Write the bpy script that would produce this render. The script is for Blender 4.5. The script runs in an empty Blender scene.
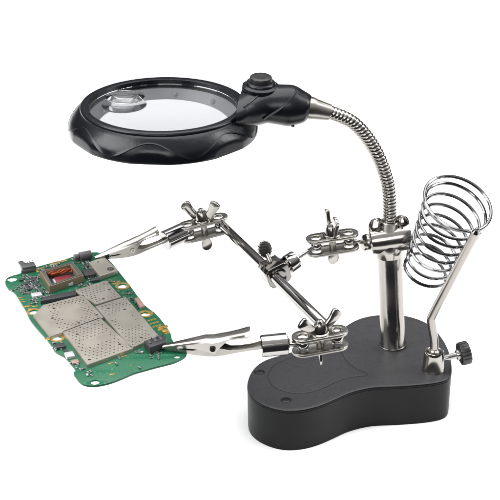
import bpy, bmesh, math, random
from mathutils import Vector, Matrix
random.seed(7)
R = math.radians
S = 0.01                       # everything below is written in centimetres

# ------------------------------------------------------------------ camera
sc = bpy.context.scene
PITCH = R(26.0); HF = R(17.0)
F = 250 / math.tan(HF / 2)
FW = Vector((0, math.cos(PITCH), -math.sin(PITCH)))
UP = Vector((0, math.sin(PITCH), math.cos(PITCH)))
BH = 2.55                      # height of the base casting
def ray(px, py):
    return FW + Vector(((px - 250) / F, 0, 0)) + UP * ((250 - py) / F)
_r = ray(393, 345)
CAM = Vector((0, -_r.y * 95.0, BH - _r.z * 95.0))
cd = bpy.data.cameras.new('camera'); cam = bpy.data.objects.new('camera', cd)
sc.collection.objects.link(cam); sc.camera = cam
cam.location = CAM * S; cam.rotation_euler = (math.pi / 2 - PITCH, 0, 0)
cd.angle = HF; cd.sensor_fit = 'HORIZONTAL'; cd.clip_start = 0.02; cd.clip_end = 60

def at_z(px, py, z):
    r = ray(px, py); return CAM + r * ((z - CAM.z) / r.z)
def at_y(px, py, y):
    r = ray(px, py); return CAM + r * ((y - CAM.y) / r.y)

# ------------------------------------------------------------------ world and lamps
w = bpy.data.worlds.new('World'); sc.world = w; w.use_nodes = True
nt = w.node_tree; bg = nt.nodes['Background']
tc = nt.nodes.new('ShaderNodeTexCoord'); sx = nt.nodes.new('ShaderNodeSeparateXYZ')
cr = nt.nodes.new('ShaderNodeValToRGB')
nt.links.new(tc.outputs['Generated'], sx.inputs[0]); nt.links.new(sx.outputs['Z'], cr.inputs[0])
cr.color_ramp.elements[0].position = 0.0; cr.color_ramp.elements[0].color = (.05, .05, .055, 1)
cr.color_ramp.elements[1].position = 1.0; cr.color_ramp.elements[1].color = (1, 1, 1, 1)
for p, v in ((.22, .10), (.40, .28), (.62, .62)):
    e = cr.color_ramp.elements.new(p); e.color = (v, v, v, 1)
nt.links.new(cr.outputs[0], bg.inputs[0]); bg.inputs[1].default_value = 1.0

def softbox(name, loc, target, sx_, sy_, watts, col=(1, 1, 1)):
    ld = bpy.data.lights.new(name, 'AREA'); ld.shape = 'RECTANGLE'; ld.size = sx_; ld.size_y = sy_
    ld.energy = watts; ld.color = col
    o = bpy.data.objects.new(name, ld); sc.collection.objects.link(o); o.location = loc
    o.rotation_euler = (Vector(target) - Vector(loc)).to_track_quat('-Z', 'Y').to_euler()
softbox('softbox_left', (-1.15, -0.4, 1.0), (0, 0, .08), 1.1, 1.0, 30)
softbox('softbox_right', (1.25, 0.1, .95), (0.03, 0, .08), .35, .9, 13)
softbox('softbox_top', (0.0, 0.35, 1.5), (0, 0, 0), 1.9, 1.5, 36)
softbox('softbox_front', (-0.25, -1.5, 0.95), (0, 0, .05), 1.1, .6, 11)
sc.view_settings.view_transform = 'Standard'; sc.view_settings.look = 'None'
sc.view_settings.exposure = -0.22; sc.view_settings.gamma = 1.0
sc.render.film_transparent = False
sc.cycles.max_bounces = 12; sc.cycles.transmission_bounces = 10; sc.cycles.glossy_bounces = 6

# ------------------------------------------------------------------ materials
def mat(name, col, rough=.5, metal=0., bump=0., bscale=200., rvar=0., cvar=0., coat=0., spec=.5, vscale=60., dist=.0004, **kw):
    m = bpy.data.materials.new(name); m.use_nodes = True
    n = m.node_tree.nodes; l = m.node_tree.links; b = n['Principled BSDF']
    b.inputs['Base Color'].default_value = (*col, 1); b.inputs['Roughness'].default_value = rough
    b.inputs['Metallic'].default_value = metal; b.inputs['Coat Weight'].default_value = coat
    b.inputs['Coat Roughness'].default_value = .15
    b.inputs['Specular IOR Level'].default_value = spec
    tcn = n.new('ShaderNodeTexCoord')
    if bump:
        t = n.new('ShaderNodeTexNoise'); t.inputs['Scale'].default_value = bscale; t.inputs['Detail'].default_value = 3
        l.new(tcn.outputs['Object'], t.inputs['Vector'])
        bp = n.new('ShaderNodeBump'); bp.inputs['Strength'].default_value = bump; bp.inputs['Distance'].default_value = dist
        l.new(t.outputs[0], bp.inputs['Height']); l.new(bp.outputs[0], b.inputs['Normal'])
    if rvar or cvar:
        t = n.new('ShaderNodeTexNoise'); t.inputs['Scale'].default_value = vscale; t.inputs['Detail'].default_value = 5
        l.new(tcn.outputs['Object'], t.inputs['Vector'])
        if rvar:
            mr = n.new('ShaderNodeMapRange'); mr.inputs['From Min'].default_value = .3; mr.inputs['From Max'].default_value = .7
            mr.inputs['To Min'].default_value = max(.02, rough - rvar); mr.inputs['To Max'].default_value = rough + rvar
            l.new(t.outputs[0], mr.inputs[0]); l.new(mr.outputs[0], b.inputs['Roughness'])
        if cvar:
            mx = n.new('ShaderNodeMix'); mx.data_type = 'RGBA'
            mx.inputs[6].default_value = (*[c * (1 - cvar) for c in col], 1); mx.inputs[7].default_value = (*[min(1, c * (1 + cvar)) for c in col], 1)
            l.new(t.outputs[0], mx.inputs[0]); l.new(mx.outputs[2], b.inputs['Base Color'])
    return m
M = {}
M['paper'] = mat('white_sweep', (.93, .93, .93), .9, spec=0)
M['nickel'] = mat('nickel_plating', (.35, .333, .31), .15, 1, bump=.12, bscale=90, rvar=.07, cvar=.14, dist=.0006)
M['nickel_satin'] = mat('satin_nickel', (.36, .345, .32), .27, 1, bump=.12, bscale=150, rvar=.07, cvar=.08)
M['chrome'] = mat('chrome_plating', (.37, .36, .35), .08, 1, bump=.15, bscale=60, rvar=.04, dist=.0008)
M['wire'] = mat('polished_wire', (.20, .20, .205), .13, 1)
M['warm'] = mat('warm_nickel', (.33, .308, .285), .20, 1, bump=.1, bscale=140, rvar=.08, cvar=.1)
M['brass'] = mat('dark_nickel', (.22, .21, .20), .10, 1, rvar=.1)
M['black_tex'] = mat('textured_black_plastic', (.024, .024, .027), .46, bump=.5, bscale=1500, spec=.5, dist=.00035, cvar=.2, rvar=.05, vscale=300)
M['black'] = mat('black_plastic', (.003, .003, .0035), .4, spec=.2, bump=.12, bscale=400, rvar=.06)
M['black_gloss'] = mat('satin_black_plastic', (.003, .0035, .006), .27, spec=.36, bump=.22, bscale=500, rvar=.06, dist=.0003)
M['rubber'] = mat('black_rubber', (.010, .010, .011), .38, bump=.1, bscale=300)
M['screw'] = mat('black_screw', (.03, .03, .03), .3, .8)

# ------------------------------------------------------------------ mesh helpers
class MB:
    def __init__(s): s.v = []; s.f = []
    def add(s, vs, fs, mtx=None):
        k = len(s.v)
        s.v += [(mtx @ Vector(p)) if mtx else Vector(p) for p in vs]
        s.f += [tuple(i + k for i in f) for f in fs]
        return s
    def build(s, name, m, parent=None, smooth=35, origin=None):
        me = bpy.data.meshes.new(name)
        o0 = Vector(origin) if origin is not None else Vector((0, 0, 0))
        me.from_pydata([(p - o0) * S for p in s.v], [], s.f); me.update()
        bm = bmesh.new(); bm.from_mesh(me)
        bmesh.ops.remove_doubles(bm, verts=bm.verts, dist=1e-6)
        bmesh.ops.recalc_face_normals(bm, faces=bm.faces); bm.to_mesh(me); bm.free()
        for p in me.polygons: p.use_smooth = True
        me.set_sharp_from_angle(angle=R(smooth))
        me.materials.append(m if not isinstance(m, str) else M[m])
        o = bpy.data.objects.new(name, me); sc.collection.objects.link(o)
        if parent:
            o.parent = parent
            pw = Vector((0, 0, 0)); q = parent
            while q: pw += q.location; q = q.parent
            o.location = o0 * S - pw
        else: o.location = o0 * S
        return o

def frame(o, z, x=None):
    z = Vector(z).normalized(); x = Vector(x) if x is not None else (Vector((1, 0, 0)) if abs(z.x) < .9 else Vector((0, 1, 0)))
    x = (x - z * x.dot(z)).normalized(); y = z.cross(x); m = Matrix((x, y, z)).transposed().to_4x4(); m.translation = Vector(o); return m

def lathe(mb, prof, mtx, seg=40, rfun=None):
    """prof: list of (r, z); closed with caps"""
    vs = []; fs = []
    for r, z in prof:
        for i in range(seg):
            a = 2 * math.pi * i / seg; rr = r * (rfun(a, z) if rfun else 1)
            vs.append((rr * math.cos(a), rr * math.sin(a), z))
    for j in range(len(prof) - 1):
        for i in range(seg):
            k = (i + 1) % seg; fs.append((j * seg + i, j * seg + k, (j + 1) * seg + k, (j + 1) * seg + i))
    if prof[0][0] > 1e-6: fs.append(tuple(range(seg))[::-1])
    n = (len(prof) - 1) * seg
    if prof[-1][0] > 1e-6: fs.append(tuple(range(n, n + seg)))
    mb.add(vs, fs, mtx); return mb

def ringlathe(mb, prof, mtx, seg=96):
    """closed profile swept round (a torus like body)"""
    vs = []; fs = []; n = len(prof)
    for r, z in prof:
        for i in range(seg):
            a = 2 * math.pi * i / seg; vs.append((r * math.cos(a), r * math.sin(a), z))
    for j in range(n):
        for i in range(seg):
            k = (i + 1) % seg; jj = (j + 1) % n; fs.append((j * seg + i, j * seg + k, jj * seg + k, jj * seg + i))
    mb.add(vs, fs, mtx); return mb

def rod(mb, a, b, r0, r1=None, seg=28, bev=.03):
    a = Vector(a); b = Vector(b); L = (b - a).length; r1 = r0 if r1 is None else r1
    bev = min(bev, r0 * .5, r1 * .5, L * .3)
    return lathe(mb, [(r0 - bev, 0), (r0 - bev*.3, bev*.3), (r0, bev), (r1, L - bev), (r1 - bev*.3, L - bev*.3), (r1 - bev, L)], frame(a, b - a), seg)

def ball(mb, c, r, seg=20):
    n = 12; return lathe(mb, [(max(1e-7, r * math.sin(math.pi * i / n)), -r * math.cos(math.pi * i / n)) for i in range(n + 1)], frame(c, (0, 0, 1)), seg)

def sweep(mb, path, rad, seg=16, rfun=None, x0=None, squash=None):
    """tube along path; rad number or list; rfun(s, angle) multiplies"""
    path = [Vector(p) for p in path]; n = len(path)
    T = [(path[min(i + 1, n - 1)] - path[max(i - 1, 0)]).normalized() for i in range(n)]
    x = Vector(x0) if x0 else (Vector((0, 1, 0)) if abs(T[0].y) < .9 else Vector((1, 0, 0)))
    vs = []; fs = []; s = 0
    for i in range(n):
        if i: s += (path[i] - path[i - 1]).length
        x = (x - T[i] * x.dot(T[i])).normalized(); y = T[i].cross(x)
        r = rad[i] if isinstance(rad, (list, tuple)) else rad
        ra, rb = r if isinstance(r, (list, tuple)) else (r, r)
        for j in range(seg):
            a = 2 * math.pi * j / seg; m = rfun(s, a) if rfun else 1
            vs.append(path[i] + x * (math.cos(a) * ra * m) + y * (math.sin(a) * rb * m))
    for i in range(n - 1):
        for j in range(seg):
            k = (j + 1) % seg; fs.append((i * seg + j, i * seg + k, (i + 1) * seg + k, (i + 1) * seg + j))
    fs.append(tuple(range(seg))[::-1]); fs.append(tuple(range((n - 1) * seg, n * seg)))
    mb.add(vs, fs); return mb

def box(mb, sx_, sy_, sz, mtx, bev=.03):
    bm = bmesh.new(); bmesh.ops.create_cube(bm, size=1)
    for v in bm.verts: v.co = Vector((v.co.x * sx_, v.co.y * sy_, v.co.z * sz))
    if bev: bmesh.ops.bevel(bm, geom=list(bm.edges), offset=min(bev, .45 * min(sx_, sy_, sz)), segments=2, profile=.6, affect='EDGES')
    bm.verts.index_update()
    mb.add([v.co.copy() for v in bm.verts], [tuple(v.index for v in f.verts) for f in bm.faces], mtx); bm.free(); return mb

def catmull(pts, n=8, closed=True):
    out = []; N = len(pts)
    rng = range(N) if closed else range(N - 1)
    for i in rng:
        g = (lambda k: pts[k % N]) if closed else (lambda k: pts[max(0, min(N - 1, k))])
        p0, p1, p2, p3 = g(i - 1), g(i), g(i + 1), g(i + 2)
        for j in range(n):
            t = j / n
            out.append(.5 * ((2 * p1) + (p2 - p0) * t + (2 * p0 - 5 * p1 + 4 * p2 - p3) * t * t + (3 * p1 - p0 - 3 * p2 + p3) * t ** 3))
    if not closed: out.append(pts[-1])
    return out

def resample(pts, n, closed=True, sm=0):
    P = list(pts) + ([pts[0]] if closed else []); L = [0]
    for a, b in zip(P, P[1:]): L.append(L[-1] + (b - a).length)
    out = []; k = 0
    for i in range(n):
        s = L[-1] * i / (n if closed else n - 1)
        while k < len(L) - 2 and L[k + 1] < s: k += 1
        t = (s - L[k]) / max(1e-9, L[k + 1] - L[k]); out.append(P[k].lerp(P[k + 1], t))
    for _ in range(sm): out = [(out[i - 1] + out[i] * 2 + out[(i + 1) % n]) / 4 for i in range(n)]
    return out

def offset_loft(mb, pts, prof, cap0=True, cap1=True):
    """closed planar outline pts (2D), prof list of (inset, z)"""
    n = len(pts); vs = []; fs = []; P = [Vector((p.x, p.y)) for p in pts]
    area = sum(P[i - 1].x * P[i].y - P[i].x * P[i - 1].y for i in range(n)); sg = 1 if area > 0 else -1
    N = []
    for i in range(n):
        t = (P[(i + 1) % n] - P[i - 1]).normalized(); N.append(Vector((t.y, -t.x)) * sg)
    for ins, z in prof:
        for i in range(n): q = P[i] - N[i] * ins; vs.append((q.x, q.y, z))
    for j in range(len(prof) - 1):
        for i in range(n):
            k = (i + 1) % n; fs.append((j * n + i, j * n + k, (j + 1) * n + k, (j + 1) * n + i))
    if cap0: fs.append(tuple(range(n))[::-1])
    if cap1: m0 = (len(prof) - 1) * n; fs.append(tuple(range(m0, m0 + n)))
    mb.add(vs, fs); return mb

def circle(cx, cy, r, n=16, ry=None):
    ry = ry or r; return [Vector((cx + r * math.cos(2 * math.pi * i / n), cy + ry * math.sin(2 * math.pi * i / n))) for i in range(n)]

def plate(mb, loops, thick, mtx, bev=.02, bres=1):
    """flat plate of given thickness with holes, rounded edges; loops[0] outer"""
    cu = bpy.data.curves.new('tmp', 'CURVE'); cu.dimensions = '2D'; cu.fill_mode = 'BOTH'
    cu.extrude = max(1e-5, thick / 2 - bev); cu.bevel_depth = bev; cu.bevel_resolution = bres; cu.offset = -bev
    for lp in loops:
        sp = cu.splines.new('POLY'); sp.points.add(len(lp) - 1)
        for i, p in enumerate(lp): sp.points[i].co = (p.x, p.y, 0, 1)
        sp.use_cyclic_u = True
    ob = bpy.data.objects.new('tmp', cu); sc.collection.objects.link(ob)
    dg = bpy.context.evaluated_depsgraph_get(); dg.update()
    me = bpy.data.meshes.new_from_object(ob.evaluated_get(dg))
    mb.add([v.co.copy() for v in me.vertices], [tuple(p.vertices) for p in me.polygons], mtx)
    bpy.data.objects.remove(ob); bpy.data.curves.remove(cu); bpy.data.meshes.remove(me)
    return mb

def capsule(L, W, n=12):
    r = W / 2; h = L / 2 - r
    return [Vector((h + r * math.cos(a), r * math.sin(a))) for a in [(-math.pi / 2 + math.pi * i / n) for i in range(n + 1)]] + \
           [Vector((-h - r * math.cos(a), -r * math.sin(a))) for a in [(-math.pi / 2 + math.pi * i / n) for i in range(n + 1)]]

def thing(name, label, cat, loc):
    o = bpy.data.objects.new(name, None); sc.collection.objects.link(o); o.location = Vector(loc) * S
    o.empty_display_size = .02; o['label'] = label; o['category'] = cat; return o

# ------------------------------------------------------------------ setting
g = MB(); box(g, 150, 330, 2.0, Matrix.Translation((3, -18 + 165, -1.0)), .3)
go = g.build('tabletop', 'paper'); go['kind'] = 'structure'

stand = thing('helping_hands_stand', 'black and nickel soldering stand with round magnifier and two clips gripping the board', 'soldering stand', (8.1, 0, 0))

# ------------------------------------------------------------------ base
px = [(451, 376), (451.5, 362), (448, 348), (441, 336), (431, 325), (415, 317.5), (396, 314), (373, 315), (357, 319), (345, 326), (331, 335), (316, 343), (300, 349),
      (283, 354), (264, 360), (252, 370), (247, 384), (250, 395), (262, 404), (281, 410), (300, 410), (318, 406), (335, 399), (351, 392), (373, 387), (396, 386), (424, 384), (443, 381)]
out = resample(catmull([at_z(x, y, BH).xy for x, y in px]), 220, sm=6)
b = MB()
offset_loft(b, out, [(.16, 0), (.06, .02), (.05, .12), (.015, BH - .34), (.012, BH - .20), (.045, BH - .19), (.045, BH - .165), (.0, BH - .155), (.0, BH - .09), (.02, BH - .04), (.06, BH - .012), (.13, BH), (.3, BH)], cap1=True)
base = b.build('base', 'black_tex', stand, origin=(8.1, 0, 0))
# side wall is smoother plastic
base.data.materials.append(M['black'])
for p in base.data.polygons:
    if abs(p.normal.z) < .5: p.material_index = 1
ppx = [(268.5, 375), (274, 366), (290, 358), (312, 351), (330, 348), (340, 352), (346, 361), (356, 369), (368, 375), (352, 377), (336, 382), (318, 390), (300, 393.5), (283, 391), (272, 385)]
pan = resample(catmull([at_z(x, y, BH).xy for x, y in ppx]), 150, sm=3)
b = MB()
offset_loft(b, pan, [(0, BH - .05), (0, BH + .010), (.02, BH + .018), (.05, BH + .022), (.06, BH + .023)])
b.build('cover_panel', 'black_tex', base, origin=(3, -4, BH))
b = MB()
offset_loft(b, pan, [(-.045, BH - .04), (-.045, BH + .003), (-.035, BH + .005), (-.02, BH + .003), (-.02, BH - .04)], cap0=False, cap1=False)
b.build('panel_groove', 'black_gloss', base, origin=(3, -4, BH))
for x, y in ((259.5, 372), (286, 400)):
    c = at_z(x, y, BH); b = MB()
    mt = frame((c.x, c.y, BH), (0, 0, 1))
    lathe(b, [(.30, -.02), (.30, .012), (.285, .02), (.26, .012), (.25, -.015)], mt, 28)
    lathe(b, [(.235, -.02), (.235, .0), (.2, .03), (.1, .05), (.0001, .05)], mt, 28)
    for a in (20, 110):
        box(b, .3, .055, .02, frame((c.x, c.y, BH + .05), (0, 0, 1), (math.cos(R(a)), math.sin(R(a)), 0)), .004)
    b.build('screw', 'screw', base, origin=c)

# ------------------------------------------------------------------ pole and joint
PF = Vector((8.12, 0, BH)); PT = at_y(389.5, 246, 0)
ax = (PT - PF).normalized()
b = MB(); lathe(b, [(.70, -.05), (.70, .03), (.69, .05), (.69, (PT - PF).length - .1), (.67, (PT - PF).length)], frame(PF, ax), 48)
for k in (1,): pass
pole = b.build('pole', 'nickel', stand, origin=PF)
b = MB(); ringlathe(b, [(.70, 0), (.76, 0), (.77, .03), (.76, .07), (.70, .09)], frame(PF, ax), 48)
b.build('foot_ring', 'brass', pole, origin=PF)

JC = at_y(388.5, 239, 0)
jd = Vector((1, .10, .13)).normalized()          # axis of the cross barrel
b = MB()
lathe(b, [(.50, -1.08), (.60, -1.05), (.68, -.98), (.74, -.6), (.76, 0), (.78, .6), (.80, 1.12), (.78, 1.2), (.60, 1.22), (.58, 1.0)], frame(JC, jd), 48)
lathe(b, [(.74, -1.0), (.76, -.95), (.76, -.3), (.70, 0)], frame(JC - ax * .0, ax), 40)
joint = b.build('joint_housing', 'nickel', stand, origin=JC)
# upright socket with two cheeks
b = MB()
GN = Vector((.03, 0, 1)).normalized()
gb = JC + Vector((0.0, 0, .35))
ringlathe(b, [(.37, 0), (.50, 0), (.50, .72), (.47, .76), (.40, .76), (.37, .72)], frame(gb, GN), 40)
b.build('neck_socket', 'nickel_satin', joint, origin=gb)
for sgn in (-1, 1):
    b = MB()
    c = JC + Vector((.74 * sgn, 0, .88 + .08 * sgn))
    m = frame(c, Vector((sgn * .55, -.78, .28)), (1, 0, .35 * sgn))
    plate(b, [circle(0, 0, .34, 28, .46), circle(0.0, .03, .22, 24, .31)], .40, m, .05, 2)
    b.build('clamp_ear', 'nickel', joint, origin=c)

# ------------------------------------------------------------------ gooseneck
gpx = [(389.5, 226, 0), (389.8, 217.6, 0), (388.8, 192, 0), (384.6, 173, 0), (376.5, 153, .0), (365, 135, .05), (351, 121.5, .1), (333, 113.5, .15), (324, 111, .15)]
gp = [at_y(*q) for q in gpx]
gpath = resample(catmull(gp, 12, closed=False), 560, closed=False)
PIT = .205
def ridge(s, a):
    t = (s / PIT + a / (2 * math.pi)) % 1.0
    return 1 + .10 * (math.sin(math.pi * t) ** .6) - .02
b = MB(); sweep(b, gpath, .355, 30, ridge)
goose = b.build('gooseneck', 'nickel', stand, smooth=50, origin=gp[0])
HY = .2
c0 = at_y(330.5, 112.8, HY); c1 = at_y(307, 107.5, HY); d = (c1 - c0)
L = d.length
b = MB(); lathe(b, [(.30, 0), (.40, 0), (.44, .04), (.56, L * .62), (.62, L * .8), (.62, L * 1.1)], frame(c0, d), 40)
b.build('neck_ferrule', 'nickel_satin', goose, origin=c0)

# ------------------------------------------------------------------ magnifier head
HC = at_y(163.3, 104.0, .75)                         # centre of the rim's top circle
tilt = Matrix.Rotation(R(-1.0), 4, 'X')
HM = Matrix.Translation(HC) @ tilt
RI = 4.00; RO = 4.42
NL = 7; PH = R(-95.5)
NS = 384
def lobed(mb):
    vs = []; fs = []
    def wave(a): return .5 + .5 * math.cos(NL * (a - PH))
    rings = 26; prof = []
    for i in range(NS):
        a = 2 * math.pi * i / NS; wv = wave(a); w2 = wv ** .75
        col = [(RI, -.30), (RI, -.03), (RI + .03, 0), (RO - .08, .02), (RO, -.02), (RO + .03, -.08), (RO + .04, -.17), (RO + .12, -.22)]
        # upper slope down to the wavy edge, below it a flat cut facet
        Rm = 5.12; D = -1.52
        edge_z = -1.26 + .84 * (wv ** .8)
        def body(z): u = min(1, max(0, (-.22 - z) / 1.0)); return RO + .12 + (Rm - RO - .12) * math.sin(u * math.pi / 2) ** .95
        dl = math.acos(max(-1, min(1, math.cos(NL * (a - PH))))) / NL
        cut = 4.90 / math.cos(dl * .93)
        for k in range(1, 10):
            t = k / 9; z = -.22 + (edge_z + .22) * t; col.append((body(z), z))
        re = col[-1][0]
        col[-1] = (re + .03, edge_z)
        for k in range(0, 8):
            t = k / 7; z = edge_z - .03 + (D + .08 - edge_z + .03) * t
            col.append((min(body(z) - .05 * (1 - .3 * t), cut + .10 * t + .04 * math.sin(math.pi * t)), z))
        rb = col[-1][0]
        col += [(rb - .03, D + .03), (rb - .12, D), (RI + .25, D), (RI + .1, D + .05), (RI, D + .1)]
        n = len(col)
        for r, z in col: vs.append((r * math.cos(a), r * math.sin(a), z))
    for i in range(NS):
        k = (i + 1) % NS
        for j in range(n):
            jj = (j + 1) % n; fs.append((i * n + j, k * n + j, k * n + jj, i * n + jj))
    mb.add(vs, fs, HM)
b = MB(); lobed(b)
head = b.build('magnifier_frame', 'black_gloss', stand, smooth=38, origin=HC)

# neck of the head, an oval loft from ring to ferrule
st = [(242.5, 103.5, 31, 2.5, .9), (249, 103.8, 33.5, 2.3, 1.0), (257, 104, 36, 1.85, 1.05), (268, 103.3, 36, 1.35, 1.02), (280, 104.6, 37.5, 1.2, 1.03), (291, 105.8, 39, 1.13, 1.0), (300, 106.8, 33, 1.0, .93), (307, 107.3, 26, .83, .75), (310.5, 107.8, 20, .62, .55)]
cen = []; rad = []
for x, y, hpx, wy, k in st:
    p = at_y(x, y, .75 + (x - 236) / 75 * (HY - .75)); cen.append(p)
    rad.append((wy, hpx / 2 * 95 / F * 1.0))
c2 = catmull(cen, 6, False); r2 = catmull([Vector(r) for r in rad], 6, False)
b = MB(); sweep(b, c2, [(q.x, q.y) for q in r2], 36, x0=(0, 1, 0))
neck = b.build('handle', 'black_gloss', stand, origin=cen[4])
# moulded collar line on the handle
def on_handle(x, ang, lift=.01):
    for i in range(len(c2) - 1):
        if c2[i].x <= x <= c2[i + 1].x or i == len(c2) - 2:
            t = (x - c2[i].x) / max(1e-6, (c2[i + 1].x - c2[i].x)); c = c2[i].lerp(c2[i + 1], t); r = r2[i].lerp(r2[i + 1], t)
            return c + Vector((0, -math.cos(ang) * (r.x + lift), math.sin(ang) * (r.y + lift)))
b = MB()
xa, xb = cen[1].x, cen[5].x + .25
pts = [on_handle(cen[2].x + .35 + (xb - cen[2].x - .35) * (math.sin((t) * math.pi / 2)), R(-22 + 100 * t), -.01) for t in [i / 24 for i in range(25)]]
sweep(b, pts, .065, 8)
b.build('seam_ridge', 'black_gloss', neck, origin=pts[0])
b = MB(); pts = [on_handle(cen[1].x - .25 + .75 * t, R(38 + 20 * t), -.02) for t in [i / 12 for i in range(13)]]
sweep(b, pts, .055, 8); b.build('seam_ridge', 'black_gloss', neck, origin=pts[0])
b = MB(); rod(b, on_handle(cen[5].x + .1, R(-62), -.2), on_handle(cen[5].x + .1, R(-62), .03), .09); b.build('pin', 'black', neck, origin=cen[5])
# switch
sb = at_y(260.5, 89.3, .55)
b = MB(); lathe(b, [(.9, -.6), (.98, .0), (1.0, .12), (.97, .22), (.86, .28), (.80, .30), (.79, .38), (.74, .44), (.70, .46), (.62, .46)], frame(sb, (0.03, -.06, 1)), 44)
sw = b.build('switch_housing', 'black_gloss', neck, origin=sb)
b = MB(); lathe(b, [(.60, .30), (.60, .66), (.57, .72), (.50, .755), (.25, .74), (.0001, .73)], frame(sb, (0.03, -.06, 1)), 40)
b.build('switch_button', 'rubber', neck, origin=sb)

# lenses
def glass(name, col, rough=0., ior=1.49):
    m = bpy.data.materials.new(name); m.use_nodes = True; b_ = m.node_tree.nodes['Principled BSDF']
    b_.inputs['Base Color'].default_value = (*col, 1); b_.inputs['Transmission Weight'].default_value = 1
    b_.inputs['Roughness'].default_value = rough; b_.inputs['IOR'].default_value = ior; return m
M['glass'] = glass('clear_acrylic', (.57, .58, .595))
M['glass2'] = glass('clear_insert', (.88, .885, .89))
def lens(mb, r, e, h1, h2, mtx, n=14, seg=96):
    pr = []
    for i in range(n): t = i / n; pr.append((max(1e-6, r * math.sin(t * math.pi / 2)), -e / 2 - h2 * math.cos(t * math.pi / 2) ** 1 * math.cos(t * math.pi / 2)))
    pr += [(r, -e / 2), (r, e / 2)]
    for i in range(n - 1, -1, -1): t = i / n; pr.append((max(1e-6, r * math.sin(t * math.pi / 2)), e / 2 + h1 * math.cos(t * math.pi / 2) ** 2))
    lathe(mb, pr, mtx, seg)
b = MB(); lens(b, RI - .01, .14, .09, .0, HM @ Matrix.Translation((0, 0, -.32)))
b.build('lens', 'glass', head, origin=HC)
# frosted reflector ring with leds under the lens
M['reflector'] = mat('silvered_reflector', (.86, .86, .87), .4, .2, bump=.3, bscale=300)
b = MB(); ringlathe(b, [(RI - .02, -.70), (RI - .02, -1.08), (RI - .42, -1.26), (RI - .42, -1.22)], HM, 96)
refl = b.build('led_reflector', 'reflector', head, origin=HC)
M['led'] = mat('clear_led', (.8, .8, .78), .15, coat=.5)
for i in range(10):
    a = 2 * math.pi * (i + .3) / 10; p = HM @ Vector(((RI - .24) * math.cos(a), (RI - .24) * math.sin(a), -1.05))
    b = MB(); lathe(b, [(.16, -.1), (.16, .05), (.13, .12), (.07, .16), (.0001, .17)], frame(p, (0, 0, 1)), 18)
    b.build('led', 'led', head, origin=p)
# small strong insert lens
lc = Vector((-2.12, 1.15, .0))
b = MB(); lens(b, 1.06, .05, .24, .0, HM @ Matrix.Translation(lc + Vector((0, 0, -.02))) , 10, 56)
b.build('insert_lens', 'glass2', head, origin=HC)
b = MB(); lens(b, 1.22, .04, .0, .22, HM @ Matrix.Translation(lc + Vector((-.05, -.15, -.55))), 10, 56)
b.build('insert_lens_underside', 'glass2', head, origin=HC)

# ------------------------------------------------------------------ swivel brackets
def bracket(c, xdir, wing_ang, wing_open=42, tab_ang=0, up=(0, 0, 1), tab=.85):
    """two plates clamped by a bolt, wing nut on top; returns left and right ball centres"""
    c = Vector(c); m = frame(c, up, xdir)
    L, W, T, G = 2.95, 1.14, .16, .64
    b = MB()
    for z in (G / 2 + T / 2, -G / 2 - T / 2):
        plate(b, [capsule(L, W), circle(-L / 2 + .56, 0, .27, 20), circle(L / 2 - .56, 0, .27, 20)], T, m @ Matrix.Translation((0, 0, z)), .03, 2)
    rod(b, m @ Vector((0, 0, -G / 2 - T - .08)), m @ Vector((0, 0, G / 2 + T + .3)), .19)
    br = b.build('swivel_bracket', 'nickel_satin', stand, origin=c)
    # flat thumb tab of the bolt
    b = MB(); t = R(tab_ang)
    mt = m @ Matrix.Translation((0, 0, -G / 2 - T)) @ Matrix.Rotation(t, 4, 'Z') @ Matrix.Rotation(R(90), 4, 'X')
    tb = [Vector((-.17, .1)), Vector((.17, .1)), Vector((.20, -.12))] + [Vector((.33 * math.cos(a), -.42 - (tab - .85) + .36 * math.sin(a))) for a in [R(20 - 220 * i / 16) for i in range(17)]] + [Vector((-.20, -.12))]
    plate(b, [tb[::-1]], .13, mt, .03, 2)
    b.build('bolt_tab', 'nickel', br, origin=c)
    # wing nut
    b = MB(); mz = m @ Matrix.Translation((0, 0, G / 2 + T))
    lathe(b, [(.50, 0), (.50, .05), (.46, .08), (.36, .10), (.40, .14), (.38, .22), (.29, .52), (.26, .56), (.16, .56), (.155, .64), (.13, .66), (.155, .68), (.155, .72), (.10, .76), (.0001, .76)], mz, 28)
    for s in (-1, 1):
        mw = mz @ Matrix.Rotation(R(wing_ang), 4, 'Z') @ Matrix.Rotation(0 if s > 0 else math.pi, 4, 'Z') @ Matrix.Rotation(R(90), 4, 'X')
        ca, sa = math.cos(R(wing_open)), math.sin(R(wing_open))
        loc = [(.0, -.30), (.5, -.30), (1.08, -.33), (1.20, -.22), (1.22, .05), (1.16, .24), (1.02, .30), (.6, .17), (.0, .10)]
        pl = resample(catmull([Vector((.20 + x * ca - y * sa, .18 + x * sa + y * ca)) for x, y in loc], 5), 40)
        plate(b, [pl], .22, mw, .06, 2)
    b.build('wing_nut', 'nickel', br, origin=c)
    return m @ Vector((-L / 2 + .56, 0, 0)), m @ Vector((L / 2 - .56, 0, 0)), br

BZ = 8.45                                          # height of the crossbar
E0 = at_z(220, 223, BZ); E1 = at_z(326, 327, BZ); bd = (E1 - E0).normalized()
# bracket A: between joint and crossbar slider
cA = at_y(332.5, 243, -.75)
BL = at_z(274, 272, BZ)                            # slider block centre
aL, aR, brA = bracket(cA, (1, .22, .07), 97, 62, 12, up=(-.07, 0, 1))
# bracket B: front end of the bar
cB = at_z(320, 341, 7.95)
bL_, bR_, brB = bracket(cB, (1, .30, .06), 14, 40, 80, up=(-.03, -.02, 1), tab=.95)
# bracket C: rear end
cC = at_z(204, 228, 8.35)
cL, cR, brC = bracket(cC, (1, .30, .16), -32, 50, 10, up=(-.14, .0, 1), tab=1.0)

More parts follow.
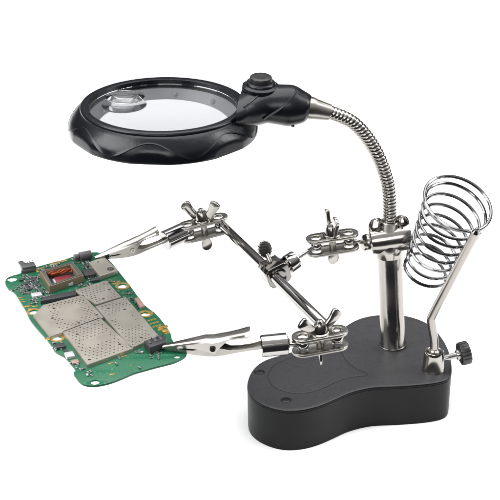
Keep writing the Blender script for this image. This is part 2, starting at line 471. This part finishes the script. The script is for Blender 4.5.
# rod from joint nub to bracket A
b = MB(); nub = JC - jd * 1.22
ball(b, aR, .31); rod(b, aR, nub, .11)
lathe(b, [(.24, -.25), (.40, -.2), (.42, -.12), (.34, -.08), (.44, -.02), (.47, .1), (.42, .2), (.30, .24)], frame(nub, aR - nub), 32)
b.build('joint_stub', 'nickel', joint, origin=nub)

# ------------------------------------------------------------------ crossbar with slider
b = MB(); rod(b, E0, E1, .30, seg=36, bev=.06)
ball(b, cR, .31); rod(b, cR, E0 + bd * .1, .15); ball(b, bR_, .33); rod(b, bR_, E1 - bd * .2, .15)
bar = b.build('crossbar', 'chrome', stand, origin=E0)
sd = (aL - BL); sd = (sd - bd * sd.dot(bd)).normalized()     # direction of the side socket
b = MB()
bm_ = frame(BL, bd, sd)
plate(b, [[Vector(p) for p in ((-.62, -.35), (-.45, -.6), (.5, -.6), (.72, -.42), (.72, .42), (.5, .62), (-.45, .62), (-.62, .4))]], 1.15, bm_, .06, 2)
lathe(b, [(.46, -.5), (.50, .5), (.48, .72), (.40, .74), (.36, .72)], bm_, 32)
sl = b.build('slider_block', 'brass', stand, origin=BL)
b = MB(); m2 = frame(BL + sd * .6, aL - (BL + sd * .6)); DL = (aL - (BL + sd * .6)).length
lathe(b, [(.40, 0), (.40, .12), (.34, .16), (.34, .26)], m2, 32); lathe(b, [(.34, .2), (.50, .24), (.52, .28), (.52, .78), (.50, .84), (.34, .9), (.2, .95)], m2, 32)
lathe(b, [(.11, .7), (.11, DL)], m2, 20); ball(b, aL, .31)
b.build('side_socket', 'chrome', sl, origin=BL)
b = MB(); tc_ = BL + Vector((-.22, .15, .55)) - bd * .15
rod(b, BL, tc_ + Vector((-.12, .1, .35)), .16)
m3 = frame(tc_ + Vector((-.22, .12, .62)), (.5, -.75, .35), (1, .3, 0))
tb = [Vector(((.42 + .02 * math.cos(16 * a)) * math.cos(a), (.46 + .02 * math.cos(16 * a)) * math.sin(a))) for a in [2 * math.pi * i / 64 for i in range(64)]]
plate(b, [tb], .16, m3, .03, 2)
b.build('thumbscrew', 'nickel', sl, origin=BL)

# ------------------------------------------------------------------ alligator clips
def channel(mb, sts, mtx, th=.05, down=True):
    """sts: (x, zc, halfwidth, flange height); open channel, sheet thickness th"""
    sg = -1 if down else 1; vs = []; fs = []
    for x, z, w, h in sts:
        o_ = [(-w, h), (-w, .3 * w), (-w * .82, .08 * w), (-w * .45, 0), (0, 0), (w * .45, 0), (w * .82, .08 * w), (w, .3 * w), (w, h)]
        i_ = [(yy * (1 - th / w), hh + (th if k not in (0, 8) else 0)) for k, (yy, hh) in enumerate(o_)]
        o_ = [(yy, min(hh, h) if k not in (0, 8) else h) for k, (yy, hh) in enumerate(o_)]
        for y_, hh in o_ + i_[::-1]: vs.append((x, y_, z + sg * hh))
    n = 18
    for i in range(len(sts) - 1):
        for j in range(n):
            k = (j + 1) % n; fs.append((i * n + j, i * n + k, (i + 1) * n + k, (i + 1) * n + j))
    fs.append(tuple(range(n))[::-1]); m0 = (len(sts) - 1) * n; fs.append(tuple(range(m0, m0 + n)))
    mb.add(vs, fs, mtx)

def clip(tip, back, sleeve_end, ball_c, roll=0, lift=1.0, fl=0):
    tip = Vector(tip); back = Vector(back); d = back - tip; L = d.length; k = L / 5.0
    up = Vector((0, 0, 1)); y = up.cross(d).normalized(); z = d.normalized().cross(y).normalized()
    m = Matrix((d.normalized(), y, z)).transposed().to_4x4() @ Matrix.Rotation(R(roll), 4, 'X'); m.translation = tip
    sc_ = Matrix.Scale(k, 4)
    m = m @ sc_
    # lower jaw, continues to the sleeve
    b = MB()
    channel(b, [(0, -.03, .10, .10), (.25, -.10, .15, .14), (.8, -.22, .21, .20), (1.5, -.38, .27, .34), (2.2, -.46, .31, .56), (2.65, -.46, .32, .66), (3.05, -.42, .30, .46), (3.4, -.36, .25, .26), (3.9, -.27, .20, .2), (4.5, -.16, .19, .2), (4.9, -.08, .22, .24), (5.1, -.05, .22, .24)], m, .05, down=False)
    for i in range(9):
        for s in (-1, 1):
            x = .12 + i * .15; w_ = .10 + .1 * x
            b.add([(x, s * w_ - .03, -.05 - .1 * x), (x + .14, s * w_ - .03, -.06 - .1 * x), (x + .07, s * w_ - .03, .08 - .05 * x), (x, s * w_ + .03, -.05 - .1 * x), (x + .14, s * w_ + .03, -.06 - .1 * x), (x + .07, s * w_ + .03, .08 - .05 * x)],
                  [(0, 1, 2), (5, 4, 3), (0, 3, 4, 1), (1, 4, 5, 2), (2, 5, 3, 0)], m)
    lower = b.build('alligator_clip', 'nickel_satin', stand, origin=tip)
    b = MB()
    channel(b, [(-.02, .10, .11, .12), (.3, .17, .16, .16), (.9, .30, .22, .22), (1.6, .46, .29, .38), (2.2, .60, .34, .66), (2.6, .70 * lift, .36, .80), (2.95, .80 * lift, .36, .44), (3.3, .90 * lift, .32, .16), (3.8, 1.05 * lift, .34, .17), (4.15, 1.17 * lift, .38, .20 + fl * .04), (4.35, 1.24 * lift, .40, .22 + fl * .09), (4.45, 1.27 * lift, .34, .20 + fl * .12)], m, .05)
    b.build('upper_jaw', 'nickel', lower, origin=tip)
    b = MB()
    rod(b, m @ Vector((2.55, -.44, .08)), m @ Vector((2.55, .44, .08)), .09 * k); lathe(b, [(.15 * k, -.44 * k), (.15 * k, -.38 * k), (.0001, -.38 * k)], frame(m @ Vector((2.55, 0, .08)), y), 20)
    lathe(b, [(.10 * k, -.44 * k), (.15 * k, -.40 * k), (.15 * k, -.36 * k)], frame(m @ Vector((2.55, 0, .08)), y), 20)
    b.build('rivet', 'nickel', lower, origin=tip)
    b = MB(); hp = []
    for i in range(120):
        a = i / 120 * 5 * 2 * math.pi; hp.append(m @ Vector((2.55 + .2 * math.cos(a), -.24 + .48 * i / 119, .08 + .2 * math.sin(a))))
    hp += [m @ Vector((3.1, .22, .5 * lift)), m @ Vector((3.3, .22, .8 * lift))]
    sweep(b, hp, .04, 8); b.build('spring', 'wire', lower, origin=tip)
    # sleeve that clamps the tail, then ball rod
    b = MB(); s1 = Vector(sleeve_end); dd = (s1 - back).normalized(); LL = (s1 - back).length
    lathe(b, [(.30, -.08), (.52, -.08), (.57, -.03), (.57, LL - .04), (.52, LL), (.2, LL)], frame(back, dd), 40)
    rod(b, s1 - dd * .1, ball_c, .15); ball(b, ball_c, .33)
    lathe(b, [(.26, 0), (.30, .05), (.22, .12)], frame(s1, ball_c - s1), 24)
    b.build('clip_sleeve', 'chrome', lower, origin=back)

PZ = 7.45                                          # top of the circuit board
# front clip
tipF = at_z(163, 347, PZ + .22); backF = at_z(262, 346, 7.9); slF = at_z(287.5, 343.5, 7.95)
clip(tipF, backF, slF, bL_, 10, .84)
# rear clip
tipR = at_z(95, 258, PZ + .25); backR = at_z(165.5, 240.5, 8.05); slR = at_z(183, 232.5, 8.2)
clip(tipR, backR, slR, cL, 12, .95, 1)

# ------------------------------------------------------------------ soldering iron holder
so = at_z(433, 369.5, BH)
b = MB(); lathe(b, [(.62, -.02), (.64, .0), (.63, .06), (.60, .1), (.55, 1.0), (.53, 1.16), (.50, 1.2), (.42, 1.2), (.30, 1.12), (.28, 1.0)], frame(so, (0.01, 0, 1)), 44)
sock = b.build('rod_socket', 'nickel', stand, origin=so)
b = MB(); lathe(b, [(.22, 1.0), (.32, 1.1), (.34, 1.24), (.26, 1.30), (.2, 1.3)], frame(so, (0.01, 0, 1)), 12)
b.build('socket_nut', 'nickel', sock, origin=so)
kd = Vector((1, .22, .18)).normalized(); ks = so + Vector((.45, 0, .66))
b = MB(); rod(b, ks, ks + kd * 1.25, .17); lathe(b, [(.27, .85), (.29, .9), (.29, 1.05), (.2, 1.1)], frame(ks, kd), 28)
b.build('thumbscrew_shaft', 'chrome', sock, origin=ks)
b = MB()
lathe(b, [(.25, 1.02), (.50, 1.0), (.62, 1.04), (.66, 1.10), (.66, 1.50), (.60, 1.58), (.3, 1.6), (.0001, 1.6)], frame(ks, kd), 96, lambda a, z: 1 - .05 * (max(0, math.cos(12 * a)) ** 2))
b.build('knob', 'rubber', sock, origin=ks + kd)

# coil
A_ = (Vector((1, 0, 0)) * .40 + UP * .91).normalized() * .67 + (-FW) * .745; A_.normalize()
CY = -3.3
ct = at_y(458.5, 202.5, CY); e1 = (Vector((1, 0, 0)) * .94 - UP * .36); e1 = (e1 - A_ * e1.dot(A_)).normalized(); e2 = e1.cross(A_)   # e2 points to image bottom
RT, RB, CL = 1.93, 1.22, 6.1
cb = at_y(427, 275, CY)
CL = 6.2
# put the lower ring centre along the axis
def coilpt(t):                                     # t in turns from top
    NT = 9.0; u = t / NT; off = e1 * (.36 * u)
    s = CL * (0.02 * min(1, t) + .98 * max(0, (t - 1.0)) / (NT - 1.0)) if t > 1 else .12 * t
    r = RT + (RB - RT) * u ** .8; a = 2 * math.pi * t + R(65)
    return ct + off - A_ * s + e1 * (r * math.cos(a)) + e2 * (r * math.sin(a))
# rod
pb = at_y(431.5, 317, so.y - .05)
ptop = ct + e1 * (RT * math.cos(R(50))) + e2 * (RT * math.sin(R(50))) + (-FW) * .2 + e2 * .12
rb = MB()
rp = resample(catmull([so + Vector((0, 0, .9)), so + Vector((-.02, 0, 1.8)), pb - Vector((0, 0, .25)), pb + (ptop - pb) * .05, pb + (ptop - pb) * .4, ptop], 10, False), 70, closed=False)
sweep(rb, rp, .235, 24)
print('rod', so[:], pb[:], ptop[:], 'coil', ct[:], A_[:])
b = MB(); N = 9 * 64 - 14
cp = [coilpt(i / 64) for i in range(N + 1)]; rq = pb + (ptop - pb) * .20; vt = (cp[-1] - cp[-2]).normalized()
p0 = cp[-1]; dq = (rq - p0).length
for i in range(1, 13):
    t = i / 12; cp.append(p0.lerp(rq, t * t * (3 - 2 * t) * .5 + t * .5) + vt * (dq * .6 * t * (1 - t) ** 2))
sweep(b, cp, .092, 10)
hr = rb.build('holder_rod', 'warm', stand, origin=so)
b.build('spring_coil', 'wire', stand, origin=ct)
b = MB(); rod(b, ptop - (ptop - pb).normalized() * .02, ptop + (ptop - pb).normalized() * .22, .2, .1); ball(b, ptop + (ptop - pb).normalized() * .25, .12)
b.build('rod_tip', 'wire', hr, origin=ptop)

# ------------------------------------------------------------------ circuit board
board = thing('circuit_board', 'bare green phone circuit board with perforated metal shields held between the two clips', 'circuit board', at_z(95, 320, PZ))
def bmat():
    m = mat('solder_mask', (.004, .11, .06), .4, coat=.1)
    n = m.node_tree.nodes; l = m.node_tree.links; b_ = n['Principled BSDF']
    tcn = n.new('ShaderNodeTexCoord')
    v = n.new('ShaderNodeTexVoronoi'); v.feature = 'DISTANCE_TO_EDGE'; v.distance = 'CHEBYCHEV' if hasattr(v, 'distance') else v.distance
    v.inputs['Scale'].default_value = 900
    mp = n.new('ShaderNodeMapping'); mp.inputs['Rotation'].default_value = (0, 0, R(24)); mp.inputs['Scale'].default_value = (1, .55, 1)
    l.new(tcn.outputs['Object'], mp.inputs[0]); l.new(mp.outputs[0], v.inputs['Vector'])
    c = n.new('ShaderNodeValToRGB'); c.color_ramp.elements[0].position = .05; c.color_ramp.elements[0].color = (.002, .072, .032, 1)
    c.color_ramp.elements[1].position = .11; c.color_ramp.elements[1].color = (.003, .104, .046, 1)
    t = n.new('ShaderNodeTexNoise'); t.inputs['Scale'].default_value = 110; l.new(tcn.outputs['Object'], t.inputs['Vector'])
    mx = n.new('ShaderNodeMix'); mx.data_type = 'RGBA'; mx.inputs[7].default_value = (.002, .092, .040, 1)
    mr = n.new('ShaderNodeMapRange'); mr.inputs['From Min'].default_value = .42; mr.inputs['From Max'].default_value = .6
    l.new(t.outputs[0], mr.inputs[0]); l.new(mr.outputs[0], mx.inputs[0])
    v2 = n.new('ShaderNodeTexVoronoi'); v2.inputs['Scale'].default_value = 330; v2.inputs['Randomness'].default_value = .8; l.new(tcn.outputs['Object'], v2.inputs['Vector'])
    lt = n.new('ShaderNodeMath'); lt.operation = 'LESS_THAN'; lt.inputs[1].default_value = .13; l.new(v2.outputs['Distance'], lt.inputs[0])
    mv = n.new('ShaderNodeMix'); mv.data_type = 'RGBA'; mv.inputs[7].default_value = (.06, .26, .15, 1)
    l.new(v.outputs['Distance'], c.inputs[0]); l.new(c.outputs[0], mx.inputs[6]); l.new(mx.outputs[2], mv.inputs[6]); l.new(lt.outputs[0], mv.inputs[0]); l.new(mv.outputs[2], b_.inputs['Base Color'])
    return m
M['mask'] = bmat()
M['gold'] = mat('gold_pad', (.75, .50, .16), .3, .9, cvar=.15)
M['can'] = mat('tinned_shield', (.43, .40, .35), .42, .82, bump=.15, bscale=120, rvar=.06, cvar=.06, vscale=90)
M['canhole'] = mat('shield_inside', (.06, .055, .05), .6)
M['chip'] = mat('black_chip', (.03, .03, .034), .45, bump=.1, bscale=400)
M['grey'] = mat('grey_part', (.09, .09, .093), .4, .3, cvar=.2)
M['lgrey'] = mat('pale_part', (.55, .56, .58), .35, .4, cvar=.1)
M['solder'] = mat('solder', (.6, .6, .6), .3, 1, bump=.3, bscale=300)
M['tan'] = mat('tan_ceramic', (.20, .155, .10), .45, .3, cvar=.15)
M['brown'] = mat('brown_connector', (.30, .20, .17), .4, .2, cvar=.15)
M['red'] = mat('red_chip', (.16, .008, .016), .35, coat=.2, bump=.2, bscale=500)
M['orange'] = mat('copper_flex', (.24, .042, .010), .35, .4, cvar=.25)

opx = [(5.2, 283), (6.5, 278.5), (11, 276), (18, 274), (27, 270.5), (36, 267), (52, 262.5), (66, 259), (74, 256), (84, 254), (92, 252.2), (99, 252.5), (105, 256), (112, 263), (121, 274), (130, 285.5), (143, 303), (151, 310),
       (158, 316), (166, 326), (170.5, 333), (172, 339), (176, 344), (184, 348), (187, 352), (184, 357), (174, 362), (157, 366.5), (146, 369.5), (134, 373), (121, 378.5), (109, 382.8), (96, 385.3), (86, 384.8), (80, 382),
       (75, 376), (73.2, 372.5), (75.6, 370), (70, 363), (64.4, 356.5), (55.6, 351.5), (51, 345), (47, 339.5), (38, 329.5), (30, 319.5), (25.5, 310), (20, 301), (14.4, 292.5), (8, 288)]
def P2(x, y, h=0): q = at_z(x, y, PZ + h); return Vector((q.x, q.y))
outl = resample(catmull([P2(*p) for p in opx], 5), 260)
holes = [(12.2, 279, .27, .16), (34, 312, .25, .2), (57, 338.2, .24, .19), (122.5, 286, .26, .2), (145.5, 314, .24, .2), (177, 356.5, .16, .12), (95, 382, .22, .17), (98.5, 254.5, .12, .1)]
b = MB(); hl = [circle(P2(x, y).x, P2(x, y).y, r, 20, r * 1.05) for x, y, r, r2 in holes[:7]]
plate(b, [outl] + hl, .11, Matrix.Translation((0, 0, PZ - .055)), .012, 1)
BO = (-8.4, -5, PZ)
pcb = b.build('board', 'mask', board, origin=BO)
for x, y, r, r2 in holes[1:5]:
    c = P2(x, y); b = MB()
    ringlathe(b, [(r + .01, 0.004), (r + .15, .004), (r + .15, .012), (r + .01, .012)], frame((c.x, c.y, PZ), (0, 0, 1)), 28)
    b.build('hole_plating', 'gold', pcb, origin=(c.x, c.y, PZ))

# local board axes
UX = (P2(130, 285.5) - P2(36, 267)); UX = Vector((1, .40)).normalized()
VX = Vector((-UX.y, UX.x))
def poly_px(pts, h): return [P2(x, y, h) for x, y in pts]
def prism(mb, poly, h0, h1, bev=.015):
    plate(mb, [poly], h1 - h0, Matrix.Translation((0, 0, PZ + (h0 + h1) / 2)), min(bev, (h1 - h0) * .3), 1)
def bx(mb, px_, py_, w, l, h0, h1, bev=.012, rot=0):
    """axis aligned to the board, centred on the pixel's ground point"""
    c = P2(px_, py_, h1); u = Matrix.Rotation(R(rot), 2) @ UX; v = Vector((-u.y, u.x))
    box(mb, w, l, h1 - h0, frame((c.x, c.y, PZ + (h0 + h1) / 2), (0, 0, 1), (u.x, u.y, 0)), bev)

def inside(p, poly):
    r = False; n = len(poly)
    for i in range(n):
        a, c = poly[i], poly[i - 1]
        if (a.y > p.y) != (c.y > p.y) and p.x < (c.x - a.x) * (p.y - a.y) / (c.y - a.y) + a.x: r = not r
    return r
def shield(pts, h, quad, keep, big=()):
    """perforated can: quad gives the 4 corners for hole layout (bilinear), keep(u, v) says whether a hole is there"""
    poly = poly_px(pts, h); q = poly_px(quad, h); b = MB(); loops = [poly]
    lu = (q[1] - q[0]).length; lv = (q[3] - q[0]).length; st_ = .225
    nu = int(lu / st_); nv = int(lv / st_)
    for j in range(1, nv):
        for i in range(1, nu + 1):
            u = (i + (.5 if j % 2 else 0)) / (nu + .5); v = (j + .0) / nv
            if not (.05 < u < .95) or not keep(u, v): continue
            p = q[0].lerp(q[1], u).lerp(q[3].lerp(q[2], u), v)
            loops.append(circle(p.x, p.y, .043, 8))
    for u, v in big:
        p = q[0].lerp(q[1], u).lerp(q[3].lerp(q[2], u), v); loops = loops[:1] + [l_ for l_ in loops[1:] if (sum(l_, Vector((0, 0))) / len(l_) - p).length > .17]; loops.append(circle(p.x, p.y, .085, 12))
    plate(b, loops, .03, Matrix.Translation((0, 0, PZ + h - .015)), .006, 1)
    # side walls
    n = len(poly)
    for i in range(n):
        a = poly[i]; c = poly[(i + 1) % n]; dd = (c - a).normalized(); m_ = (a + c) / 2
        box(b, (c - a).length - .02, .03, h - .03, frame((m_.x, m_.y, PZ + (h - .03) / 2), (0, 0, 1), (dd.x, dd.y, 0)), .0)
    s = b.build('shield_can', 'can', board, smooth=0, origin=(q[0].x, q[0].y, PZ))
    b = MB(); cc = sum(poly, Vector((0, 0))) / n
    prism(b, [p + (cc - p).normalized() * .06 for p in poly], .004, h - .05)
    b.build('shield_inside', 'canhole', s, origin=(q[0].x, q[0].y, PZ))
H = .20
def ring_keep(cu, cv, r): return lambda u, v: (abs(u - cu) / r[0]) ** 2 + (abs(v - cv) / r[1]) ** 2 > 1
shield([(33.5, 315.5), (43, 305), (83, 294.6), (103.5, 317), (50.5, 336.5)], H, [(43, 305), (83, 294.6), (103.5, 317), (57, 333)], ring_keep(.48, .5, (.26, .33)), [(.06, .5), (.92, .85), (.5, .92), (.2, .2)])
shield([(74, 290.5), (106, 280.5), (121, 296.5), (96.5, 304)], H, [(74, 290.5), (106, 280.5), (121, 296.5), (96.5, 304)], lambda u, v: not (.3 < u < .8 and .5 < v < .85), [(.85, .5), (.4, .85)])
shield([(95.5, 306.3), (125.5, 296.8), (158.5, 335.5), (131.3, 347.6)], H, [(95.5, 306.3), (125.5, 296.8), (158.5, 335.5), (131.3, 347.6)], lambda u, v: not ((.25 < u < .75 and .38 < v < .62) or (v < .34 and v > .28) or (u > .78 and v > .28)), [(.3, .12), (.7, .25), (.5, .9)])
shield([(62.5, 331.3), (100, 317.4), (133, 348.0), (87.5, 364.5)], H, [(62.5, 331.3), (100, 317.4), (133, 348.0), (87.5, 364.5)], lambda u, v: not ((.2 < u < .85 and .38 < v < .62)), [(.25, .2), (.85, .8), (.1, .9)])
# plain can, top right
b = MB(); prism(b, poly_px([(88.5, 262), (104.5, 256.5), (118, 270), (100, 276)], .28), .0, .28, .04)
cn = b.build('plain_can', 'can', board, smooth=20, origin=BO)
c = P2(110.5, 269, .28); b = MB(); ringlathe(b, [(.10, .004), (.19, .004), (.19, .02), (.10, .02)], frame((c.x, c.y, PZ + .28), (0, 0, 1)), 24); lathe(b, [(.05, .0), (.05, .012), (.0001, .012)], frame((c.x, c.y, PZ + .28), (0, 0, 1)), 12)
b.build('can_mark', 'chip', cn, origin=(c.x, c.y, PZ + .28))
c = P2(98, 262, .28); b = MB(); lathe(b, [(.06, .0), (.06, .008), (.0001, .008)], frame((c.x, c.y, PZ + .28), (0, 0, 1)), 16); b.build('can_mark', 'chip', cn, origin=(c.x, c.y, PZ + .28))

# camera socket: open frame with bits inside
o4 = poly_px([(39.5, 271), (72.5, 261.5), (84, 275), (49.5, 286.5)], .42); cc = sum(o4, Vector((0, 0))) / 4
i4 = [p + (cc - p).normalized() * .34 for p in o4]
b = MB(); plate(b, [o4, i4[::-1]], .42, Matrix.Translation((0, 0, PZ + .21)), .02, 1)
cf = b.build('camera_frame', 'tan', board, origin=(cc.x, cc.y, PZ))
b = MB()
i5 = [p + (cc - p).normalized() * .10 for p in o4]; i6 = [p + (cc - p).normalized() * .27 for p in o4]
plate(b, [i5, i6[::-1]], .03, Matrix.Translation((0, 0, PZ + .433)), .005, 1); b.build('camera_frame_lip', 'grey', cf, origin=(cc.x, cc.y, PZ))
b = MB(); prism(b, [p + (cc - p).normalized() * .3 for p in o4], .004, .06); b.build('camera_floor', 'chip', cf, origin=(cc.x, cc.y, PZ))
b = MB(); bx(b, 63.5, 278, .95, .62, .06, .30, .05); b.build('camera_chip', 'red', cf, origin=(cc.x, cc.y, PZ))
b = MB(); bx(b, 55, 280.5, .16, .5, .06, .24, .02); bx(b, 68.5, 283, .5, .12, .06, .22, .02); b.build('camera_block', 'lgrey', cf, origin=(cc.x, cc.y, PZ))
b = MB()
for j in range(3):
    q0 = P2(48 + j * 1.5, 273.5 - j * .6, .3); pp = []
    for i in range(20):
        t = i / 19; q = q0 + UX * (t * 1.25); pp.append(Vector((q.x + .03 * math.sin(9 * t + j), q.y + .06 * math.sin(7 * t + 2 * j) - .03 * j, PZ + .26 + .08 * math.sin(8 * t + j * 2))))
    sweep(b, pp, .055, 8)
bx(b, 55, 272.5, .5, .2, .2, .36, .05, 8)
b.build('flex_cable', 'orange', cf, origin=(cc.x, cc.y, PZ))

# usb socket
b = MB(); bx(b, 28, 264.5, .8, .55, .08, .36, .05); us = b.build('usb_socket', 'grey', board, origin=BO)
b = MB(); bx(b, 21.5, 262.8, .3, .5, .24, .31, .02); bx(b, 28, 269.5, .8, .12, .06, .2, .03)
for k in range(4): bx(b, 24.5 + k * 2.6, 262.6 - k * .7, .05, .16, .355, .385, .01)
b.build('usb_shell_tab', 'grey', us, origin=BO)
# vibration motor
c0 = P2(74, 257.5, .28); c1 = P2(91, 254, .28)
b = MB(); a0 = Vector((c0.x, c0.y, PZ + .27)); a1 = Vector((c1.x, c1.y, PZ + .27))
rod(b, a0, a0.lerp(a1, .25), .18, seg=24); rod(b, a0.lerp(a1, .3), a1, .24, seg=28); rod(b, a0.lerp(a1, .2), a0.lerp(a1, .4), .1)
b.build('vibration_motor', 'grey', board, origin=a0)
b = MB(); bx(b, 88.5, 272, .58, .75, 0, .18, .02); b.build('chip', 'chip', board, origin=BO)
b = MB(); bx(b, 95, 279, .5, .28, 0, .14, .02); b.build('chip', 'chip', board, origin=BO)
b = MB(); prism(b, poly_px([(40.5, 301), (42.5, 297), (76, 290), (76.5, 294.5)], .22), 0, .22, .03); cs = b.build('board_connector', 'chip', board, origin=BO)
b = MB()
for k in range(14): bx(b, 45 + k * 2.1, 299.8 - k * .55, .06, .05, .22, .235, .0)
b.build('connector_pins', 'grey', cs, origin=BO)
b = MB(); bx(b, 36.5, 294, .56, .42, 0, .12, .02); b.build('pale_chip', 'lgrey', board, origin=BO)
b = MB(); prism(b, poly_px([(134.5, 298), (138.8, 297), (145, 305.2), (140.5, 307)], .16), 0, .16, .02); bc = b.build('brown_connector', 'brown', board, origin=BO)
b = MB()
for k in range(5): bx(b, 132.6 + k * 1.6, 299.2 + k * 2.0, .12, .07, 0, .06, .01)
b.build('connector_leg', 'chip', bc, origin=BO)
b = MB(); prism(b, poly_px([(144, 341), (148, 339.5), (163.5, 334.5), (166.5, 338), (166, 342), (150, 347.5)], .42), 0.0, .42, .03)
bk = b.build('battery_connector', 'chip', board, origin=BO)
b = MB()
for k in range(3): bx(b, 149.5 + k * 5.6, 341.6 - k * 1.9, .14, .34, .42, .46, .02); bx(b, 151.3 + k * 5.6, 337.2 - k * 1.9, .05, .05, .3, .56, .01)
b.build('contact', 'grey', bk, origin=BO)
for (x, y, w_, l_, h_, mm, nm) in ((60, 345, .5, .42, .14, 'chip', 'chip'), (69.5, 354, .44, .5, .15, 'lgrey', 'crystal'), (75, 361, .36, .36, .10, 'brown', 'filter'), (66, 351, .16, .5, .1, 'chip', 'chip')):
    b = MB(); bx(b, x, y, w_, l_, 0, h_, .02); b.build(nm, mm, board, origin=BO)
for (x, y, w_, l_, h_) in ((26, 283, .34, .26, .12), (33, 279, .3, .3, .1), (29, 288, .2, .26, .1), (38, 283.5, .22, .34, .12), (23.5, 290, .24, .2, .08), (86, 265.5, .3, .22, .1), (41.5, 292, .2, .3, .1), (22, 279, .3, .16, .1)):
    b = MB(); bx(b, x, y, w_, l_, 0, h_, .02); b.build('chip', 'chip', board, origin=BO)
# loose surface parts, each a small two ended block
smd = []; rest_b = MB(); rest_e = MB(); oc = sum(outl, Vector((0, 0))) / len(outl); inn = [p + (oc - p).normalized() * .13 for p in outl]
for (x0, x1, y0, y1, n_, mm) in ((32, 39, 276, 280, 3, 'tan'), (23, 39, 275, 289, 46, 'grey'), (20, 31, 283, 293, 16, 'grey'), (36, 45, 286, 300, 9, 'chip'), (83, 97, 262, 268, 8, 'chip'), (38, 46, 266, 271, 5, 'tan'), (104, 116, 279, 283, 2, 'tan'),
                                 (148, 160, 344, 352, 9, 'tan'), (87, 93, 370, 376, 4, 'lgrey'), (134, 146, 351, 353, 3, 'lgrey'), (84, 95, 282, 288, 6, 'tan'), (40, 66, 262, 267, 16, 'tan'), (86, 98, 265, 282, 12, 'chip'), (76, 90, 282, 289, 8, 'grey'), (44, 52, 290, 297, 8, 'chip'), (50, 62, 341, 350, 9, 'grey'), (70, 78, 362, 369, 6, 'tan'), (126, 134, 287, 295, 6, 'chip'), (30, 38, 298, 304, 8, 'tan'), (12, 22, 286, 292, 5, 'grey'), (136, 146, 300, 309, 6, 'chip'), (72, 90, 259, 263, 8, 'tan'), (118, 126, 290, 296, 4, 'tan'), (80, 140, 354, 372, 5, 'tan'), (147, 160, 351, 358, 8, 'tan'), (124, 131, 296, 300, 3, 'chip'), (160, 167, 343, 349, 4, 'lgrey')):
    for _ in range(int(n_ * 1.7)):
        x = random.uniform(x0, x1); y = random.uniform(y0, y1)
        if not inside(P2(x, y), inn): continue
        if any(abs(x - a) < 1.7 and abs(y - c_) < 1.3 for a, c_ in smd): continue
        smd.append((x, y)); rr = random.choice((0, 90)); hh = random.uniform(.05, .10)
        few = len(smd) <= 95
        if few: b = MB(); e_ = MB()
        else: b = rest_b; e_ = rest_e
        bx(b, x, y, .10, .10, .003, hh, .01, rr); u = Matrix.Rotation(R(rr), 2) @ UX; c = P2(x, y, hh)
        for s_ in (-1, 1): box(e_, .05, .105, hh + .006, frame((c.x + s_ * u.x * .075, c.y + s_ * u.y * .075, PZ + (hh + .006) / 2 + .002), (0, 0, 1), (u.x, u.y, 0)), .01)
        if few: o_ = b.build('surface_part', random.choice((mm, mm, 'chip', 'grey')), board, origin=BO); e_.build('solder_end', 'solder', o_, origin=BO)
o_ = rest_b.build('small_surface_parts', 'grey', board, origin=BO); o_['kind'] = 'stuff'
e_ = rest_e.build('solder_ends', 'solder', o_, origin=BO); e_['kind'] = 'stuff'
# gold pads
pads = [(40, 268.2, .5, .12), (37, 270.8, .16, .3), (54, 263.5, .5, .16), (58, 261.5, .3, .12), (64, 260.5, .3, .18), (21.5, 299.5, .28, .07), (23, 301.5, .28, .07), (20.3, 297.5, .28, .07), (27, 306, .5, .14), (30, 309, .2, .3), (35, 306, .3, .1),
        (48.5, 338.8, .4, .2), (51.5, 336.8, .5, .12), (110.6, 363, .26, .09), (112, 374, .28, .11), (116, 283, .4, .12), (128, 286.5, .3, .08), (150, 313, .5, .16), (142, 311.5, .2, .2),
        (163, 327, .55, .26), (166, 331, .3, .5), (160, 329.5, .25, .14), (118.5, 281.5, .2, .2), (153, 349, .2, .12), (155.5, 352, .12, .25), (67, 258.8, .2, .1), (131, 365, .12, .06), (124, 356, .3, .08)]
for j in range(3):
    for i in range(3): pads.append((148.5 + i * 3.2 + j * 2.6, 320.5 - i * .9 + j * 3.0, .15, .15))
for x, y, w_, l_ in pads:
    b = MB(); bx(b, x, y, w_, l_, .003, .014, .003); b.build('gold_pad', 'gold', board, origin=BO)
b = MB(); bx(b, 165, 330, .34, .3, .0, .10, .03); bx(b, 161, 326.5, .3, .12, .0, .08, .02); b.build('antenna_contact', 'gold', board, origin=BO)
